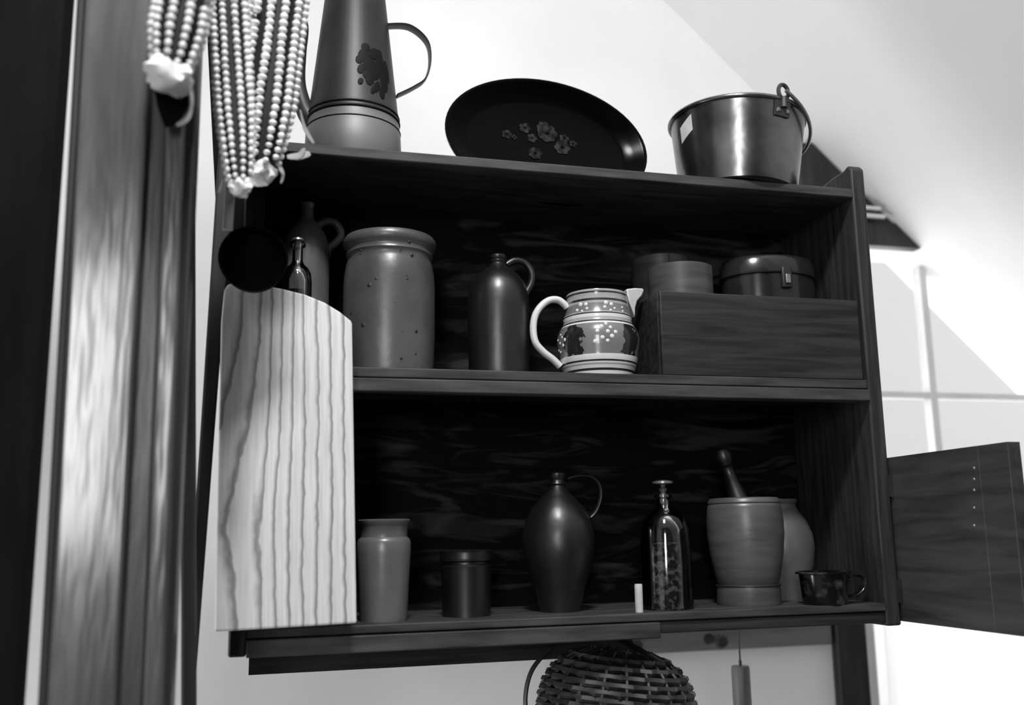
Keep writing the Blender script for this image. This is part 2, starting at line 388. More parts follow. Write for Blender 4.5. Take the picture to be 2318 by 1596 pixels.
# right upright with its rounded top, left upright
ztop = at(1945, 372, 0).z
def upright(x0, x1, name='side_panel'):
    b_ = B()
    prof = [(0, ZL - ZL), (D, 0), (D, ZT + .035 - ZL), (.10, ZT + .03 - ZL), (.05, ZT + .035 - ZL), (.02, ztop - ZL - .004), (.008, ztop - ZL), (0, ztop - ZL - .008)]
    va = [b_.verts.new((x0 - XS, y, z)) for y, z in prof]; vb = [b_.verts.new((x1 - XS, y, z)) for y, z in prof]
    b_.faces.new(va); b_.faces.new(vb[::-1]); n = len(prof)
    for i in range(n): b_.faces.new((va[i], va[(i+1) % n], vb[(i+1) % n], vb[i]))
    bmesh.ops.recalc_face_normals(b_, faces=b_.faces)
    return obj(name, b_, 'shelf_v', sf, bevel=.003)
upright(XR, XO); upright(XS, XS + .02)
b2 = B(); bm_prism(b2, [(at(500, 1385, 0).x - XS, at(500, 1385, 0).z - ZL), (-.0005, at(500, 1385, 0).z - ZL), (-.0005, at(600, -120, 0).z - ZL), (at(466, -120, 0).x - XS, at(466, -120, 0).z - ZL), (at(470, 100, 0).x - XS, at(470, 100, 0).z - ZL), (at(497, 640, 0).x - XS, at(497, 640, 0).z - ZL)], 0, .05)
obj('side_stile', b2, 'blackboard', sf, smooth=False)
# backing planks, individually uneven
def planks(z0, z1, n):
    h = (z1 - z0) / n
    for i in range(n):
        d = random.uniform(0, .004)
        sbox('back_plank', XS + .02, XR, D - .012 + d, D + d, z0 + i*h, z0 + (i+1)*h, 'back', .0006)
    sbox('backing_sheet', XS + .02, XR, D + .0045, D + .007, z0, z1, 'back', 0)
planks(ZM, ZT0, 3); planks(ZB, ZM0 + .018, 3)
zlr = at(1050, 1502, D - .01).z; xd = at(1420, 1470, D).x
b2 = B(); bm_prism(b2, [(XS + .02 - XS, zlr - ZL), (xd - XS + .015, zlr - ZL), (xd - XS - .012, .003), (.02, .003)], D - .014, D); obj('lower_back_rail', b2, 'shelf', sf, smooth=False)  # added dark board, shaped as the shelf's shadow with its slanting end
sbox('back_rail', XS + .02, XR, D - .014, D, ZT, ZT + .045, 'shelf')  # added unseen rail for the tray to lean on
# opened cupboard door at the right, swung towards the camera
dz0 = atx(2030, 1405, XO).z; dz1 = atx(2017, 1035, XO).z
yd = atx(2258, 1200, XO + .018).y; ye = atx(2300, 1200, XO + .018).y
dr = box('cupboard_door', S(XO + .001, yd, dz0), S(XO + .019, .03, dz1), 'doorw', sf, .0006)
box('door_batten', S(XO + .001, ye - .02, dz0), S(XO + .019, yd, dz1), 'doorw', dr, .0006)
for pz in (1060, 1085, 1110, 1150, 1190):
    q = atx(2203, pz, XO)
    bm = B(); bm_lathe(bm, [(0, 0), (.0022, 0), (.0016, .0012), (0, .0015)], 10); obj('nail', bm, 'hasp', dr, S(XO + .001, q.y, q.z), (0, -PI/2, 0))
for zz in (dz0 + .04, dz1 - .04):
    bm = B(); bm_box(bm, S(XO - .004, -.006, zz - .015), S(XO + .010, -.001, zz + .015)); obj('hinge', bm, 'iron', dr)

# ------------------------------------------------------------------ top shelf
# tall tin coffee pot
A = Ax(800, 320, .085, ZT)
cp = thing('coffee_pot', 'tall conical tin coffee pot with dark flower painting and strap handle', 'coffee pot', A.loc)
k = A.k
zb1, zb2, zt = A.z(281), A.z(258), A.z(-60)
rb = 108*k; rtp = 62*k
def rr(z): return rb*.985 + (rtp - rb*.985) * max(0, z - A.z(316)) / (zt - A.z(316))
lathe('base_band', [(0, 0), (rb*.93, 0), (rb*.95, .004), (rb, .02), (rr(A.z(303))*1.005, A.z(303)), (rr(A.z(302)), A.z(302)), (rr(zb1), zb1)], 'tin', cp)
lathe('body', [(rr(zb1), zb1), (rr(A.z(276))*1.012, A.z(276)), (rr(A.z(270)*1), A.z(270)*1), (rr(A.z(264))*1.012, A.z(264)), (rr(zb2), zb2), (rtp, zt), (rtp*1.03, zt + .003), (0, zt + .012)], 'tole', cp)
for zz in (zb1, A.z(270), A.z(303)):
    tube('band_line', [(rr(zz)*math.cos(t*PI/24), rr(zz)*math.sin(t*PI/24), zz) for t in range(48)], .0011 if zz < zb1 else .0018, 'toleline', cp, 6, True)
lathe('lid_knob', [(0, zt + .01), (.006, zt + .012), (.004, zt + .02), (.011, zt + .03), (0, zt + .036)], 'tole', cp, 20)
hp = [A.pt(872, 60), A.pt(925, 62), A.pt(965, 95), A.pt(973, 140), A.pt(962, 180), A.pt(935, 200), A.pt(898, 218)]
tube('handle', smooth_pts(hp), .013, 'tole', cp, 10, False, .12, (0, 1, 0.15))
s0 = [A.pt(712, 280), A.pt(690, 250), A.pt(676, 190), A.pt(680, 120), A.pt(686, 60), A.pt(672, 20)]
tube('spout', smooth_pts(s0), [.016, .015, .014, .0135, .013, .0125, .012, .0118, .0115, .011, .0105, .010, .0098, .0095, .0093, .009, .0088, .0086, .0084, .0082, .008, .008, .0078, .0078, .0076, .0076, .0075, .0075, .0074, .0074, .0074][:31], 'tole', cp, 14)
# painted flower spray: dark raised brush strokes lying on the cone, facing the camera
angc = math.atan2(CAM.y - A.y, CAM.x - A.x)
def conepoint(px, py):
    dx = (px - 800 - (320 - py) * .012) * k
    z = A.z(py + 36); r_ = rr(z); s = max(-.97, min(.97, dx / r_))
    a_ = angc + math.asin(s)
    return Vector((r_*math.cos(a_), r_*math.sin(a_), z)), a_
def leafpatch(px, py, w_, h_, tilt, m, par, pf, name, off=.0008):
    b_ = B(); vs_ = []
    for t in range(10):
        u_ = 2*PI*t/10; ex, ey = w_*math.cos(u_), h_*math.sin(u_)
        q, a_ = pf(px + ex*math.cos(tilt) - ey*math.sin(tilt), py + ex*math.sin(tilt) + ey*math.cos(tilt))
        vs_.append(b_.verts.new(q + Vector((math.cos(a_), math.sin(a_), 0))*off))
    q, a_ = pf(px, py); c_ = b_.verts.new(q + Vector((math.cos(a_), math.sin(a_), 0))*(off*2))
    for t in range(10): b_.faces.new((vs_[t], vs_[(t+1) % 10], c_))
    bmesh.ops.recalc_face_normals(b_, faces=b_.faces); return obj(name, b_, m, par)
for (x, y, w_, h_, t_) in ((822,130,13,16,.2),(838,150,14,18,-.3),(818,160,9,14,.6),(835,180,10,16,0),(815,190,6,8,.4),(858,140,9,30,-.1),(866,175,8,26,-.15),(862,205,6,14,-.1),(845,120,12,14,.5),(850,195,7,14,.3),(826,110,10,10,0),(812,140,8,10,.3),(830,140,10,12,0),(846,165,12,16,.2),(872,150,5,26,-.15),(854,118,8,12,.2),(842,205,5,9,.2),(828,172,9,10,0)):
    leafpatch(x, y, w_, h_, t_, 'toleline', cp, conepoint, 'painted_leaf')

# oval tray standing on edge
Yt = .150
tc_ = at(1236, 330, Yt); kt = mpp(tc_.x, Yt, tc_.z)
zbot = ZT
lean = math.radians(12)
tr = thing('oval_tray', 'large black oval tray with painted flowers, standing on edge', 'tray', (tc_.x, Yt, tc_.z), (PI/2 - lean, 0, 0))
a_, b_ = 235*kt, 166*kt
def ovring(f, z, bm, n=72):
    th = math.radians(-5.0); out = []
    for i in range(n):
        t = 2*PI*i/n; ex, ey = (a_ - f)*math.cos(t), (b_ - f)*math.sin(t)
        out.append(bm.verts.new((ex*math.cos(th) - ey*math.sin(th), ex*math.sin(th) + ey*math.cos(th), z)))
    return out
def oval(name, rings, m, par, cap0=False, cap1=False):
    bm = B(); R_ = [ovring(f, z, bm) for f, z in rings]; n = len(R_[0])
    for P_, Q in zip(R_, R_[1:]):
        for i in range(n): bm.faces.new((P_[i], P_[(i+1) % n], Q[(i+1) % n], Q[i]))
    if cap0: bm.faces.new(R_[0])
    if cap1: bm.faces.new(R_[-1])
    bmesh.ops.recalc_face_normals(bm, faces=bm.faces); return obj(name, bm, m, par)
oval('tray_body', [(.036, 0), (.033, .0008), (.018, .006), (.006, .013), (.002, .0145), (0, .0142), (0, .0125), (.004, .011), (.018, .003), (.034, -.0022), (.038, -.0025)], 'black', tr, True, True)
M['paint'] = mat('faded_flower_paint', .001, .022, .6, 90, lo=.42, hi=.62, spec=.1)
def flower(px, py, rpx, np_):
    p = at(px, py, Yt); lx = p.x - tc_.x; lz = (p.z - tc_.z) / math.cos(lean)
    b2 = B()
    for q in range(np_):
        t = 2*PI*q/np_; c_ = Vector((lx + math.cos(t)*rpx*kt*.6, lz + math.sin(t)*rpx*kt*.6, .0012))
        vv = [b2.verts.new(c_ + Vector((math.cos(u)*rpx*kt*.42, math.sin(u)*rpx*kt*.42, 0))) for u in [2*PI*j/9 for j in range(9)]]
        ct = b2.verts.new(c_ + Vector((0, 0, .0006)))
        for j in range(9): b2.faces.new((vv[j], vv[(j+1) % 9], ct))
    obj('painted_flower', b2, 'paint', tr)
for (x, y, r_, n_) in ((1190,287,14,5),(1205,312,12,5),(1240,300,24,7),(1233,285,16,6),(1272,335,19,6),(1278,312,12,5),(1298,325,10,5),(1210,350,16,7),(1148,303,12,5),(1165,310,7,4)):
    flower(x, y, r_, n_)

# copper pail
A = Ax(1668, 395, .075, ZT)
pl = thing('copper_pail', 'hammered copper pail with flared rim, paper label and iron bail ear', 'pail', A.loc, (math.radians(0), math.radians(2.5), 0))
k = A.k
zr_ = A.z(283) ; r_t, r_b = 154*k, 128*k
lathe('body', [(0, .001), (r_b - .004, .001), (r_b, .003), (r_b + .002, .012), (r_t*.97, zr_ - .006), (r_t*.985, zr_), (r_t*.95, zr_), (r_t*.93, zr_ - .008), (r_b - .006, .008), (0, .006)], 'copper', pl, 64)
tube('rim', [(r_t*.99*math.cos(2*PI*i/64), r_t*.99*math.sin(2*PI*i/64), zr_) for i in range(64)], .0034, 'copper', pl, 10, True)
angc = math.atan2(CAM.y - A.y, CAM.x - A.x)
def pailpoint(ang, z, off=0):
    r_ = r_b + .002 + (r_t*.97 - r_b - .002) * (z - .012) / (zr_ - .018) + off
    return Vector((r_*math.cos(angc + ang), r_*math.sin(angc + ang), z))
def patch(name, a0, a1, z0, z1, m, par, off, th=.0008, skew=0):
    b2 = B(); n = 8; F_, K_ = [], []
    for i in range(n+1):
        t = a0 + (a1 - a0)*i/n
        for z_ in (z0, z1):
            zz = z_ + skew*(i/n)
            F_.append(b2.verts.new(pailpoint(t, zz, off + th))); K_.append(b2.verts.new(pailpoint(t, zz, off)))
    for i in range(n):
        a, b = 2*i, 2*i+2
        b2.faces.new((F_[a], F_[b], F_[b+1], F_[a+1])); b2.faces.new((K_[a+1], K_[b+1], K_[b], K_[a]))
        b2.faces.new((F_[a], K_[a], K_[b], F_[b])); b2.faces.new((F_[a+1], F_[b+1], K_[b+1], K_[a+1]))
    for i in (0, 2*n): b2.faces.new((F_[i], F_[i+1], K_[i+1], K_[i]))
    bmesh.ops.recalc_face_normals(b2, faces=b2.faces); return obj(name, b2, m, par)
patch('paper_label', -.98, -.70, zr_*.60, zr_*.60 + .024, 'label', pl, .0006, .0005, .012)
for side, an in ((1, .70), (-1, .70 + PI)):
    ear = patch('bail_ear', an - .13, an + .13, zr_ - .026, zr_ - .004, 'iron', pl, .001, .003)
    for da in (-.08, .08):
        b2 = B(); bm_lathe(b2, [(0, .002), (.003, .001), (.0035, -.001)], 10); q = pailpoint(an + da, zr_ - .018, .0045)
        obj('rivet', b2, 'hasp', ear, q, (0, PI/2, angc + an))
    c_ = pailpoint(an, zr_ + .010, .002); rad_ = Vector((math.cos(angc + an), math.sin(angc + an), 0)); tn = Vector((-rad_.y, rad_.x, 0))
    q = [c_ + tn*(.009*math.cos(t)) + Vector((0, 0, .011*math.sin(t))) for t in [2*PI*i/20 for i in range(20)]]
    tube('ring', q, .003, 'iron', ear, 8, True)
    tube('ring_shank', [c_ + Vector((0, 0, -.024)), c_ + Vector((0, 0, -.008))], .005, 'iron', ear, 8)
# bail handle lying down over the far side of the rim
e1, e2 = pailpoint(.70, zr_ + .010, .004), pailpoint(.70 + PI, zr_ + .010, .004)
mid = (e1 + e2)/2; half = (e1 - e2)/2; back = Vector((half.y, -half.x, 0))
if back.dot(Vector((0, 1, 0))) < 0: back = -back
tube('bail_handle', [mid + half*math.cos(t)*1.03 + back*math.sin(t)*1.0 + Vector((0, 0, -.045*math.sin(t) + .0)) for t in [PI*i/30 for i in range(31)]], .0028, 'hasp', pl, 8)

# ------------------------------------------------------------------ middle shelf
def handle(par, pts, rad, m, flat=1.0, fd=None, name='handle', n=12):
    return tube(name, smooth_pts(pts), rad, m, par, n, False, flat, fd)
# tall grey stoneware jug with ring handle (left)
A = Ax(692, 655, .125, ZM)
jg = thing('stoneware_jug', 'tall grey stoneware jug with small loop handle, behind the little bottle', 'jug', A.loc)
lathe('body', A.prof([(840, 0), (840, 50), (830, 52), (600, 52), (560, 50), (535, 44), (515, 32), (503, 20), (495, 15), (472, 13), (468, 16), (461, 16), (459, 10), (470, 9), (500, 8), (500, 0)]), 'stonel', jg)
handle(jg, [A.pt(716, 514), A.pt(735, 502), A.pt(755, 503), A.pt(770, 520), A.pt(770, 537), A.pt(757, 552), A.pt(742, 566), A.pt(735, 600)], .0055, 'stonel', jg and 1.0)
tube('lip_ring', [(13.5*A.k*math.cos(2*PI*i/24), 13.5*A.k*math.sin(2*PI*i/24), A.z(478)) for i in range(24)], .0012, 'stonel', jg, 6, True)
# small clear bottle
A = Ax(672, 650, .040, ZM)
sb = thing('glass_bottle', 'small clear glass bottle with flanged lip on the middle shelf, left end', 'bottle', A.loc)
lathe('bottle_body', A.prof([(835, 0), (835, 30), (826, 33), (640, 33), (620, 31), (608, 25), (600, 16), (592, 12), (562, 11.5), (559, 17), (553, 18), (549, 15), (553, 10), (590, 9), (602, 13), (612, 22), (625, 28), (640, 30), (822, 30), (826, 0)]), 'glass', sb)
lathe('stopper', A.prof([(562, 0), (562, 9.5), (549, 10), (545, 14), (541, 13), (539, 0)]), 'hasp', sb, 24)
lathe('contents', A.prof([(825, 0), (825, 29), (700, 29), (660, 29), (657, 0)]), 'pot', sb)
# big grey crock
A = Ax(880, 820, .092, ZM)
ck = thing('stoneware_crock', 'large speckled grey stoneware crock with rolled rim', 'crock', A.loc)
lathe('body', A.prof([(850, 0), (850, 98), (842, 101), (760, 104), (650, 104), (625, 102), (603, 98), (594, 95), (588, 97), (584, 100), (579, 98), (572, 99), (567, 104), (559, 107), (551, 106), (545, 102), (546, 93), (558, 90), (580, 88), (700, 94), (840, 90), (842, 0)]), 'stone', ck, 64)
angc = math.atan2(CAM.y - A.y, CAM.x - A.x)
sp_me = None
for i in range(26):
    px_, py_ = random.uniform(800, 965), random.uniform(565, 820)
    if i < 8: px_, py_ = ((930,562),(936,590),(922,645),(840,660),(826,745),(855,647),(800,715),(940,757))[i]
    r_ = 103*A.k; s = max(-.9, min(.9, (px_ - 880 - (820-py_)*0.02)*A.k / r_)); an = angc + math.asin(s)
    if sp_me is None:
        b2 = B(); bm_lathe(b2, [(0, .0009), (.0016, .0006), (.0022, 0)], 8); o = obj('speck', b2, 'speck', ck); sp_me = o.data
    else:
        o = bpy.data.objects.new('speck', sp_me); COL.objects.link(o); o.parent = ck
    z_ = A.z(py_ + 10); r2 = r_ if py_ > 600 else 100*A.k
    o.location = (r2*math.cos(an), r2*math.sin(an), z_); o.rotation_euler = (0, PI/2, an)
    s_ = random.uniform(.3, .9) if i >= 8 else random.uniform(1.0, 1.7); o.scale = (s_, s_, s_)
# tall brown bottle-jug
A = Ax(1130, 830, .090, ZM)
bj = thing('brown_jug', 'tall dark brown stoneware jug with ring-like handle', 'jug', A.loc)
lathe('body', A.prof([(850, 0), (850, 66), (842, 69), (700, 71), (670, 69), (645, 62), (625, 48), (612, 32), (605, 22), (598, 19), (594, 21), (590, 18), (586, 21), (580, 21), (577, 15), (590, 11), (610, 11), (610, 0)]), 'stoned', bj)
handle(bj, [A.pt(1146, 600), A.pt(1165, 590), A.pt(1188, 595), A.pt(1203, 615), A.pt(1203, 640), A.pt(1192, 662), A.pt(1184, 680)], .0052, 'stoned')
# mocha ware pitcher
A = Ax(1356, 843, .062, ZM)
mp_ = thing('banded_pitcher', 'cream pitcher with dark bands, pale dots and brown seaweed patches', 'pitcher', A.loc)
k = A.k
rows = [(850, 0), (850, 76), (846, 79), (838, 83), (829, 86), (822, 88), (815, 89), (806, 90), (795, 92), (775, 94), (762, 92), (750, 87), (741, 81), (734, 78), (730, 78), (725, 79), (720, 77), (714, 75), (704, 73), (690, 71), (678, 70), (673, 71), (670, 70), (674, 66), (690, 66), (740, 80), (780, 86), (840, 74), (843, 0)]
pr = A.prof(rows)
def mocha():
    m = bpy.data.materials.new('mocha_glaze'); m.use_nodes = True; nt = m.node_tree; b = nt.nodes['Principled BSDF']; L = nt.links.new
    b.inputs['Roughness'].default_value = .22; b.inputs['Coat Weight'].default_value = .3
    tc = nt.nodes.new('ShaderNodeTexCoord'); sp = nt.nodes.new('ShaderNodeSeparateXYZ'); L(tc.outputs['Object'], sp.inputs[0])
    zmax = A.z(668)
    dv = nt.nodes.new('ShaderNodeMath'); dv.operation = 'DIVIDE'; L(sp.outputs[2], dv.inputs[0]); dv.inputs[1].default_value = zmax
    def ramp(stops):
        rp = nt.nodes.new('ShaderNodeValToRGB'); rp.color_ramp.interpolation = 'CONSTANT'; cr = rp.color_ramp
        cr.elements[0].position = 0; cr.elements[0].color = (stops[0][1],)*3 + (1,)
        cr.elements[1].position = stops[1][0]; cr.elements[1].color = (stops[1][1],)*3 + (1,)
        for p_, c_ in stops[2:]:
            e = cr.elements.new(p_); e.color = (c_,)*3 + (1,)
        L(dv.outputs[0], rp.inputs[0]); return rp
    def zz(y): return max(0, min(1, A.z(y + 17) / zmax))          # front of the body sits a little higher in view than its axis
    W_, K_, G_, T_ = .62, .02, .15, .30
    rp = ramp([(0, T_), (zz(842), W_), (zz(834), K_), (zz(829), W_), (zz(822), T_), (zz(819), W_), (zz(815), K_), (zz(811), W_), (zz(799), G_), (zz(731), W_), (zz(727), K_), (zz(723), T_), (zz(716), W_), (zz(709), K_), (zz(706), T_), (zz(703), G_), (zz(684), T_), (zz(679), K_), (zz(674), T_), (zz(662), K_), (zz(658), T_)])
    # seaweed patches in the belly band
    at_ = nt.nodes.new('ShaderNodeMath'); at_.operation = 'ARCTAN2'; L(sp.outputs[1], at_.inputs[0]); L(sp.outputs[0], at_.inputs[1])
    def mth(op, a, bb, cc=None):
        n = nt.nodes.new('ShaderNodeMath'); n.operation = op
        for i, v in enumerate((a, bb) if cc is None else (a, bb, cc)):
            if isinstance(v, (int, float)): n.inputs[i].default_value = v
            else: L(v, n.inputs[i])
        return n.outputs[0]
    nz = nt.nodes.new('ShaderNodeTexNoise'); nz.inputs['Scale'].default_value = 70; nz.inputs['Detail'].default_value = 6; L(tc.outputs['Object'], nz.inputs[0])
    ac = math.atan2(CAM.y - A.y, CAM.x - A.x)
    zc = A.z(768 + 16)
    tot = None
    for da in (-.62, .95, 2.5, 4.1):
        d1 = mth('MULTIPLY', mth('ABSOLUTE', mth('SINE', mth('MULTIPLY', mth('SUBTRACT', at_.outputs[0], ac + da), .5), 0), 0), 2.0)
        d1 = mth('DIVIDE', d1, .36)
        d2 = mth('DIVIDE', mth('SUBTRACT', sp.outputs[2], zc), .030)
        dd = mth('ADD', mth('MULTIPLY', d1, d1), mth('MULTIPLY', d2, d2))
        v = mth('ADD', dd, mth('MULTIPLY', mth('SUBTRACT', nz.outputs[0], .5), 3.2))
        s_ = mth('LESS_THAN', v, .75)
        tot = s_ if tot is None else mth('MAXIMUM', tot, s_)
    band = mth('MULTIPLY', mth('GREATER_THAN', dv.outputs[0], zz(799)), mth('LESS_THAN', dv.outputs[0], zz(731)))
    fac = mth('MULTIPLY', tot, band)
    mx = nt.nodes.new('ShaderNodeMix'); mx.data_type = 'RGBA'; L(fac, mx.inputs[0]); L(rp.outputs[0], mx.inputs[6]); mx.inputs[7].default_value = (.012, .012, .012, 1)
    L(mx.outputs[2], b.inputs['Base Color']); return m
M['mocha'] = mocha()
lathe('body', pr, 'mocha', mp_, 64)
handle(mp_, [A.pt(1284, 697), A.pt(1276, 688), A.pt(1262, 679), A.pt(1243, 680), A.pt(1224, 694), A.pt(1211, 716), A.pt(1207, 745), A.pt(1212, 775), A.pt(1230, 797), A.pt(1252, 814), A.pt(1268, 830)], .0062, 'cream', .8, (0, 1, 0))
# spout: a folded beak on the right
b2 = B()
sx_ = [A.pt(1408, 661), A.pt(1430, 657), A.pt(1450, 656), A.pt(1454, 660), A.pt(1449, 672), A.pt(1438, 684), A.pt(1433, 700), A.pt(1432, 722), A.pt(1424, 706), A.pt(1414, 685)]
wy_ = [.014, .010, .005, .004, .004, .005, .006, .006, .010, .012]
front = [b2.verts.new((x, -w_ - .004, z)) for (x, y, z), w_ in zip(sx_, wy_)]
backv = [b2.verts.new((x, w_ - .004, z)) for (x, y, z), w_ in zip(sx_, wy_)]
b2.faces.new(front); b2.faces.new(backv[::-1])
for i in range(10): b2.faces.new((front[i], backv[i], backv[(i+1) % 10], front[(i+1) % 10]))
bmesh.ops.recalc_face_normals(b2, faces=b2.faces)
spo = obj('spout', b2, 'cream', mp_, bevel=.003)
angc = math.atan2(CAM.y - A.y, CAM.x - A.x)
import bisect
pz = [(z, r_) for r_, z in pr[1:23]]; pz.sort()
def rad_at(z):
    for (z0, ra), (z1, rb_) in zip(pz, pz[1:]):
        if z0 <= z <= z1 and z1 > z0: return ra + (rb_ - ra)*(z - z0)/(z1 - z0)
    return pz[-1][1]
dot_me = None
for (px_, py_, s_) in ((1319,687,1.1),(1331,688,1),(1311,699,.9),(1333,698,.8),(1322,703,.7),(1376,686,1.1),(1388,689,1),(1373,696,.9),(1395,698,.7),(1386,703,.7),(1364,742,1.1),(1374,736,.9),(1384,744,.9),(1355,752,1),(1378,753,1),(1395,754,1),(1387,763,1.1),(1366,766,1),(1350,774,1.1),(1377,773,.9),(1282,762,1),(1276,755,.7),(1271,766,.8),(1278,773,.9),(1266,757,.7),(1272,785,.7),(1265,780,.7),(1273,748,.6),(1412,693,.7),(1413,702,.7)):
    zc = A.z(py_ + 16); r_ = rad_at(zc); s = max(-.96, min(.96, (px_ - 1356 + (850-py_)*.002)*k / r_)); an = angc + math.asin(s)
    if dot_me is None:
        b2 = B(); bm_lathe(b2, [(0, .0011), (.0013, .0008), (.0021, 0)], 10); o = obj('slip_dot', b2, 'cream', mp_); dot_me = o.data
    else:
        o = bpy.data.objects.new('slip_dot', dot_me); COL.objects.link(o); o.parent = mp_
    o.location = (r_*math.cos(an), r_*math.sin(an), zc); o.rotation_euler = (0, PI/2, an); o.scale = (s_*1.35, s_*1.35, 1)

# open wooden box with bentwood boxes and a tin inside
xb0 = at(1497, 750, .004).x; zbx = at(1700, 668, .004).z
ob = thing('open_box', 'dark open wooden box at the right end of the middle shelf', 'box', (xb0, 0, ZM))
wbx = XR - .004 - xb0; hbx = zbx - ZM
box('front_board', (0, .004, 0), (wbx, .014, hbx), 'shelf', ob, .0015)
box('end_board', (0, .0145, 0), (.010, .204, hbx), 'shelf', ob, .001)
box('end_board', (wbx - .010, .0145, 0), (wbx, .204, hbx), 'shelf', ob, .001)
box('back_board', (.0105, .197, 0), (wbx - .0105, .204, hbx), 'shelf', ob, .001)
box('bottom_board', (.0105, .0145, 0), (wbx - .0105, .1965, .010), 'shelf', ob)
def bentbox(px, py, Y, hw, ytop, zb, label, seam):
    A = Ax(px, py, Y, zb)
    t = thing('bentwood_box', label, 'box', A.loc, group=None)
    r_ = hw*A.k; z1 = A.z(ytop)
    lathe('box_wall', [(0, 0), (r_, 0), (r_, z1*.62), (r_ - .002, z1*.62), (r_ - .002, .003), (0, .003)], 'bent', t, 56)
    lid = lathe('lid', [(r_ + .0005, z1*.63), (r_ + .003, z1*.63), (r_ + .003, z1), (0, z1 + .001)], 'bent', t, 56)
    an = math.atan2(CAM.y - A.y, CAM.x - A.x) + seam
    bm = B(); bm_box(bm, (-.0005, -.001, z1*.64), (.0006, .001, z1)); obj('lap_seam', bm, 'speck', lid, ((r_ + .003)*math.cos(an), (r_ + .003)*math.sin(an), 0), (0, 0, an))
    return t
zin = ZM + .0105
bentbox(1496, 620, .153, 61, 592, zin, 'taller round bentwood box, behind the shorter one in the open box', .3)
bentbox(1540, 640, .063, 68, 611, zin, 'shorter round bentwood box in the open box, nearest the pitcher', 2.5)
for o in [o for o in COL.objects if o.name.startswith('bentwood_box')]: o['group'] = 'round bentwood boxes'
A = Ax(1738, 640, .098, zin)
tb = thing('lacquer_tin', 'shiny dark round tin with domed lid and hasp, in the open box', 'tin', A.loc)
r_ = 112*A.k; z1 = A.z(632)
lathe('tin_body', [(0, 0), (r_*.97, 0), (r_*.97, z1), (0, z1)], 'brass', tb, 64, 1, .72)
lathe('tin_lid', [(r_*.972, z1 - .004), (r_, z1 - .004), (r_, z1 + .016), (r_*.93, z1 + .024), (r_*.75, z1 + .027), (0, z1 + .030)], 'brass', tb, 64, 1, .72)
tube('lid_bead', [(r_*1.0*math.cos(2*PI*i/64), .72*r_*1.0*math.sin(2*PI*i/64), z1 - .003) for i in range(64)], .0016, 'brass', tb, 8, True)
hs = box('hasp', (-.008, -.72*r_ - .004, z1 - .028), (.008, -.72*r_ + .004, z1 + .004), 'iron', tb, .002)
box('hasp_pin', (-.004, -.72*r_ - .007, z1 - .022), (.004, -.72*r_ - .004, z1 - .008), 'hasp', hs, .001)

# ------------------------------------------------------------------ bottom shelf
A = Ax(868, 1398, .050, ZB)
jr = thing('pale_jar', 'pale grey glazed jar with stepped neck, beside the cutting board', 'jar', A.loc)
lathe('body', A.prof([(1400, 0), (1400, 52), (1395, 54), (1300, 58), (1250, 61), (1228, 61), (1220, 58), (1216, 53), (1212, 53), (1188, 55), (1184, 59), (1178, 60), (1176, 57), (1180, 50), (1215, 48), (1390, 46), (1394, 0)]), 'stonel', jr, 56)
A = Ax(1056, 1392, .075, ZB)
dp = thing('dark_pot', 'small dark glazed pot with a raised collar', 'pot', A.loc)
lathe('body', A.prof([(1400, 0), (1400, 52), (1394, 55), (1290, 57), (1281, 58), (1277, 54), (1272, 54), (1269, 60), (1262, 61), (1252, 59), (1247, 60), (1245, 56), (1250, 50), (1390, 48), (1392, 0)]), 'pot', dp, 56)
A = Ax(1268, 1384, .085, ZB)
oj = thing('ovoid_jug', 'dark brown ovoid jug with thin strap handle, on the bottom shelf', 'jug', A.loc)
lathe('body', A.prof([(1400, 0), (1396, 42), (1388, 45), (1370, 48), (1330, 58), (1290, 72), (1250, 81), (1215, 82), (1180, 76), (1150, 60), (1125, 38), (1110, 24), (1100, 18), (1096, 21), (1091, 18), (1087, 17), (1082, 20), (1072, 20), (1068, 15), (1080, 10), (1110, 10), (1110, 0)]), 'stoned', oj, 56)
handle(oj, [A.pt(1284, 1084), A.pt(1310, 1077), A.pt(1338, 1080), A.pt(1356, 1098), A.pt(1359, 1125), A.pt(1350, 1155), A.pt(1336, 1172)], .0045, 'stoned', .6, (0, 1, 0))
# glass bottle with herbs and stopper
A = Ax(1512, 1378, .055, ZB)
gb = thing('herb_bottle', 'tall glass bottle half full of dried herbs with a disc stopper', 'bottle', A.loc)
lathe('bottle_body', A.prof([(1390, 0), (1386, 54), (1378, 58), (1260, 58), (1200, 55), (1175, 48), (1160, 34), (1150, 20), (1140, 15), (1130, 15), (1126, 20), (1121, 20), (1119, 14), (1126, 12), (1150, 15), (1162, 28), (1178, 44), (1200, 51), (1260, 54), (1376, 54), (1380, 0)]), 'glass', gb, 56)
lathe('herbs', A.prof([(1384, 0), (1380, 50), (1375, 53), (1262, 53), (1235, 48), (1228, 20), (1236, 0)]), 'herb', gb, 40)
lathe('stopper', A.prof([(1140, 0), (1140, 10), (1122, 11), (1116, 6), (1108, 10), (1102, 5), (1097, 7), (1095, 24), (1090, 24), (1087, 8), (1087, 0)]), 'hasp', gb, 32)
A = Ax(1447, 1378, .020, ZB)
vl = thing('vial', 'tiny pale vial beside the herb bottle', 'vial', A.loc)
lathe('vial_body', A.prof([(1384, 0), (1384, 5.5), (1378, 6.5), (1335, 8), (1332, 8), (1332, 0)]), 'cork', vl, 20)
lathe('cap', A.prof([(1332, 0), (1332, 9), (1324, 9), (1322, 8), (1322, 0)]), 'cork', vl, 20)
